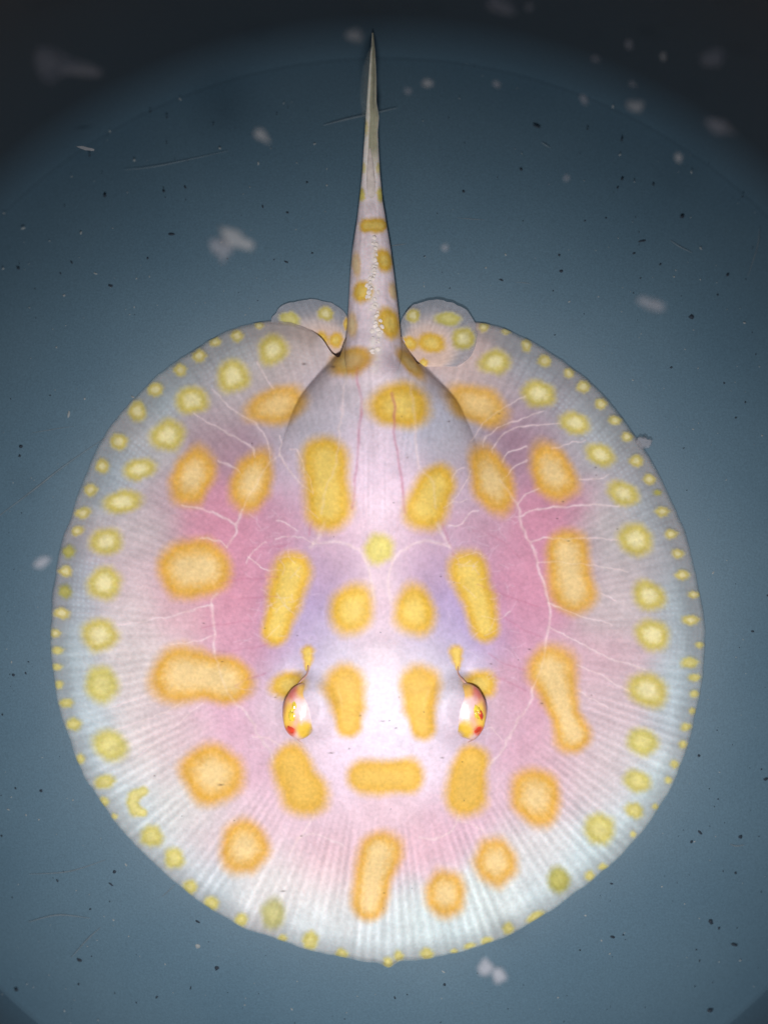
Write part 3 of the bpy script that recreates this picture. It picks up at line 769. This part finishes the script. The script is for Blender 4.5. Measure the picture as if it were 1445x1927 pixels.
# ------------------------------------------------------------------ tail furniture: thorns, sting, membrane
def thorn_row():
    V, F = [], []; off = 0
    rr = random.Random(5)
    ys, cx, hw, zc, hh = TAILP
    y = 446.0
    while y < 664:
        nrow = 1 if y < 500 else (2 if y < 690 else 1)
        for _ in range(nrow + (rr.random() < .35)):
            x = 702 + 5 * math.sin(y / 23) + rr.gauss(0, 2.6 + (y - 440) * .012) + (y - 440) * .02
            r = rr.uniform(2.6, 4.8) * (.8 if y < 480 else 1)
            yy = y + rr.uniform(-4, 4)
            c0 = np.interp(yy, ys, cx); h0 = np.interp(yy, ys, hw)
            zt = np.interp(yy, ys, zc) + np.interp(yy, ys, hh) * math.sqrt(max(.05, 1 - ((x - c0) / h0) ** 2))
            if yy > 655: zt = max(zt, body_z(x, yy) + 1)
            n = 8; A = np.linspace(0, 2 * np.pi, n, endpoint=False) + rr.random()
            rows = []
            for q, hq in ((1.15, -1.2), (.85, .9), (.42, 2.2)):
                k = 1 + np.array([rr.uniform(-.18, .18) for _ in range(n)])
                rows.append(np.stack([x + r * q * k * np.cos(A), yy + r * q * 1.25 * k * np.sin(A) - hq * .5, np.full(n, zt + hq * r * .05)], -1))
            rows.append(np.array([[x, yy - r * .5, zt + r * .14]]))
            P = np.concatenate(rows)
            V.append(unproject(P[:, 0], P[:, 1], P[:, 2] * U))
            for a in range(2):
                for b in range(n): F.append((off + a * n + b, off + a * n + (b + 1) % n, off + (a + 1) * n + (b + 1) % n, off + (a + 1) * n + b))
            for b in range(n): F.append((off + 2 * n + b, off + 2 * n + (b + 1) % n, off + 3 * n))
            off += 3 * n + 1
        y += rr.uniform(6.5, 9)
    o = np_mesh('thorn_row', np.concatenate(V), F, M_THORN, root)
    tag(o, 'rough strip of tiny white thorns along the tail', kind='stuff')
thorn_row()
tube_mesh('sting', [(699, 412, 30), (698, 385, 31), (698, 350, 29), (697, 318, 27), (696, 295, 25), (696, 279, 23)], [9, 9.5, 8.5, 6.5, 4, .8], M_STING, root, seg=16, flat=.4)
def tail_fold():
    ys = np.linspace(84, 236, 60); L = np.interp(ys, TAIL[:, 0], TAIL[:, 1]) + 2
    w = 17 * np.sin(np.clip((ys - 84) / 152, 0, 1) * np.pi) ** .7
    rows = 9; k = np.linspace(0, 1, rows)
    x = L[:, None] - w[:, None] * k; y = np.repeat(ys[:, None], rows, 1); z = 14 + 26 * k[None] + 3 * np.sin(ys / 12)[:, None] * k[None]
    x = x.ravel(); y = y.ravel(); z = z.ravel(); kk = np.tile(k, 60)
    t = unproject(x, y, z * U); b = unproject(x, y, (z - 1.2) * U)
    f = grid_faces(60, rows)
    col = np.tile(lin((150, 165, 170)), (len(x), 1)); al = .34 * (1 - kk) ** .8 + .05
    c4 = np.concatenate([col, al[:, None]], 1)
    np_mesh('tail_fold', np.concatenate([t, b]), np.concatenate([f, f[:, ::-1] + len(t)]), M_FIN, root, np.concatenate([c4, c4]))
tail_fold()

# ------------------------------------------------------------------ debris drifting in the water
def flake(px, py, rx, ry, z, rot, label, mat=M_FLAKE, seed=1, group=None, lump=.45, name='debris_flake', thick=.3):
    s = (H - z * U) / H
    o = blob_mesh(name, (px, py, z), (rx * s, ry * s, max(1.2, min(rx, ry) * thick)), mat, None, math.radians(rot), lump, seed, 16, 9)
    return tag(o, label, 'debris', group)

def sheet_flake(pts, z, label):
    """a torn scrap: outline with thickness, slightly cupped"""
    p = np.array(pts, float); n = len(p); c = p.mean(0)
    V = []; ks = [0.001, .35, .7, 1.0]
    for k in ks:
        q = c + (p - c) * k
        V.append(np.stack([q[:, 0], q[:, 1], z + 14 * k * np.cos(np.arange(n) * 1.3)], -1))
    V = np.concatenate(V); T = V.copy(); T[:, 2] += 2
    f = grid_faces(len(ks), n, True); m = len(V)
    e = np.arange(n) + 3 * n; e2 = np.roll(np.arange(n), -1) + 3 * n
    F = np.concatenate([f, f[:, ::-1] + m, np.stack([e, e2, e2 + m, e + m], -1)])
    A = np.concatenate([T, V])
    o = np_mesh('debris_scrap', unproject(A[:, 0], A[:, 1], A[:, 2] * U), F, M_FAINT)
    return tag(o, label, 'debris')
sheet_flake([(70,92),(86,86),(104,90),(130,106),(165,119),(193,133),(188,144),(158,143),(128,138),(112,146),(98,157),(80,152),(68,130),(64,108)], 640,
            'large faint triangular scrap of debris drifting over the tub wall')
flake(440, 447, 30, 15, 560, 25, 'curled pale flake of debris hanging in the water beside the tail', seed=3, lump=.7)
flake(414, 462, 14, 22, 560, -20, 'thin ragged wisp of debris touching the curled flake', M_FAINT, 14, lump=.7)
flake(493, 256, 16, 10, 500, 30, 'small bright oval flake of debris between tub wall and tail tip', seed=4)
flake(670, 66, 15, 11, 560, 5, 'round pale speck of debris right beside the tail tip', seed=5)
flake(942, 14, 34, 13, 640, 24, 'long streaked pale scrap of debris high on the tub wall', M_FAINT, 6)
flake(1342, 110, 19, 14, 640, -15, 'round blurred grey flake of debris near the tub wall', M_FAINT, 9)
flake(1352, 236, 22, 9, 620, 28, 'ragged double streak of debris drifting near the tub wall', M_FAINT, 10, lump=.8)
flake(1195, 199, 15, 9, 520, 8, 'bright oval flake of debris out in the dark water', seed=11)
flake(912, 1822, 15, 17, 420, 10, 'pale round fleck of debris just off the snout nub', M_FAINT, 12)
flake(938, 1838, 14, 14, 420, 0, 'rounder brighter fleck of debris paired with another off the snout', mat=M_FAINT, seed=13)
flake(80, 1057, 14, 8, 460, -30, 'small slanted pale fleck of debris beside the disc edge', M_FAINT, 15)
flake(1212, 832, 12, 9, 16, -10, 'fluffy white tuft of debris stuck to the disc edge', M_FAINT, 16, lump=.8)
flake(1225, 570, 24, 8, 560, 18, 'very faint long wisp of debris behind the disc', M_FAINT, 17, lump=.8)
flake(162, 279, 14, 3, 60, 12, 'thin crisp white sliver lying on the tub floor', seed=18)
for i, (x, y, a, b, z) in enumerate([(803,157,9,7,430),(768,172,6,5,430),(934,157,8,5,400),(1098,188,9,5,420),(1183,84,8,5,480),(837,466,6,5,400),
        (1065,335,6,5,400),(995,13,8,5,560),(1276,296,6,9,420),(1247,106,4,7,420),(1120,110,6,5,500),(1190,158,7,4,430)]):
    flake(x, y, a, b, z, 20 * i, 'tiny pale blurred speck of debris suspended in the dark water', M_FLAKE if b > 6 else M_FAINT, 30 + i, 'tiny specks suspended in the water')

def floor_z(x, y):
    return float(EDGE_DROP(math.hypot(x - TUBX, y - TUBY)))

# grit and dust settled on the tub floor
def floor_specks(name, data, mat, label):
    V, F = [], []; off = 0; rr = random.Random(3)
    for x, y, a, b, an in data:
        a *= .82; b *= .82
        n = 7; A = np.linspace(0, 2 * np.pi, n, endpoint=False)
        c, s = math.cos(an), math.sin(an)
        rows = []
        for q, h in ((1, .1), (.75, .9), (.3, 1.3)):
            k = np.array([rr.uniform(.65, 1.3) for _ in range(n)])
            ex = a * q * k * np.cos(A); ey = b * q * k * np.sin(A)
            rows.append(np.stack([x + ex * c - ey * s, y + ex * s + ey * c, np.full(n, .4 + floor_z(x, y) + h * min(a, b) * .6)], -1))
        P = np.concatenate(rows); V.append(unproject(P[:, 0], P[:, 1], P[:, 2] * U))
        for r in range(2):
            for j in range(n): F.append((off + r * n + j, off + (r + 1) * n + j, off + (r + 1) * n + (j + 1) % n, off + r * n + (j + 1) % n))
        F.append(tuple(off + 2 * n + j for j in range(n))[::-1]); off += 3 * n
    o = np_mesh(name, np.concatenate(V), F, mat, None)
    return tag(o, label, 'debris', kind='stuff')
def on_floor(x, y, margin=14):
    a = math.atan2(y - DY, x - DX); r = math.hypot(x - DX, y - DY)
    if math.hypot(x - TUBX, y - TUBY) > 1060: return False
    if 640 < x < 770 and y < 720: return False
    if 495 < x < 910 and 550 < y < 720: return False
    return r > outline(np.array([a]))[0] + margin
rr = random.Random(21)
grit = [(1010,238,11,2.5,.35),(1169,263,3,4,0),(764,434,10,2.4,-.25),(323,441,8,3,0),(209,538,5,3.5,.3),(283,210,3,3,0),(198,368,4,4,.6),(309,360,3.5,2.5,.3),
 (943,527,6,2.5,.5),(1056,510,5,3.5,0),(1207,454,8,2,-.2),(980,319,4,3,.5),(541,400,3,3,0),(588,476,3,2.5,0),(539,493,6,2,.4),(872,360,3,3,0),(1300,596,6,5,.3),
 (1368,518,4,3,0),(40,840,5,4,.2),(38,858,3.5,3,0),(216,1640,4,4,0),(209,1664,7,2.5,.6),(150,1807,6,3.5,.5),(408,1822,6,5,0),(32,1863,5,4,0),(372,1734,6,2.5,.5),
 (78,1488,4,3.5,0),(1314,1422,3.5,3.5,0),(1316,1566,8,3,.7),(1300,1584,4,4,0),(1392,1575,5,5,0),(1440,1466,6,4,0),(1336,1735,6,5,.6),(1352,1747,3,3,0),(1152,1763,5,3.5,.2),
 (1383,1643,3,3,0),(1335,1902,6,4,0),(1380,1778,8,3,.4),(1040,1310,1,1,0),(836,1853,3,3,0),(26,1270,4,4,.0),(1415,1188,5,2,.0),(1170,337,3.5,4,.3),(1282,408,5,4,0),(1052,480,3,3,0)]
grit = [g for g in grit if on_floor(g[0], g[1], 4)]
while len(grit) < 230:
    x, y = rr.uniform(-10, 1455), rr.uniform(60, 1935)
    if on_floor(x, y): q = rr.choice((.8, .9, 1, 1.2, 1.5, 2.2)); grit.append((x, y, q * rr.uniform(1, 1.8), q, rr.random() * 3))
floor_specks('grit', grit, M_GRIT, 'scattered dark grit specks settled on the blue tub floor')
dust = []
while len(dust) < 260:
    x, y = rr.uniform(-10, 1455), rr.uniform(60, 1935)
    if on_floor(x, y): q = rr.choice((.7, .8, 1, 1.2, 2)); dust.append((x, y, q * rr.uniform(1, 2), q, rr.random() * 3))
dust += [(250,747,4,3,.4),(121,556,3,3,0),(180,515,4,2,.3),(153,438,2.5,4,.4),(45,429,5,2.5,-.5),(253,302,3,3,0),(372,1780,6,5,.0),(914,504,3,2.5,0),(1421,261,3,2.5,0),(130,780,3,7,.1),(160,750,2.5,3,0)]
floor_specks('dust', dust, M_DUST, 'scattered pale dust specks settled on the blue tub floor')

# scratches in the plastic
def scratch(pts, w):
    tube_mesh('scratch', [(x, y, .35 + floor_z(x, y)) for x, y in pts], [w * .3] + [w] * (len(pts) - 2) + [w * .3], M_SCR, tub, seg=6, flat=.3)
for pts, w in [([(-20,985),(60,925),(120,878),(195,826)],2.0),([(608,236),(650,225),(700,214),(748,203)],1.8),([(55,1735),(110,1722),(170,1728)],2.0),
               ([(135,1802),(165,1768),(190,1745)],1.8),([(305,1688),(318,1676),(330,1664)],1.4),([(732,463),(748,461),(764,459)],1.5),([(1260,452),(1278,464),(1302,476)],1.3),
               ([(1428,430),(1426,455),(1418,485),(1406,520)],1.2),([(235,320),(300,312),(430,284)],1.1),([(860,410),(885,412),(912,414)],1.0),([(55,1645),(130,1640),(200,1618)],1.6),
               ([(1372,1588),(1384,1592),(1400,1590)],2.0),([(1018,268),(1026,273),(1034,278)],1.4),([(970,531),(985,532),(998,534)],1.0),([(60,815),(100,808),(140,802)],1.0)]:
    scratch(pts, w)
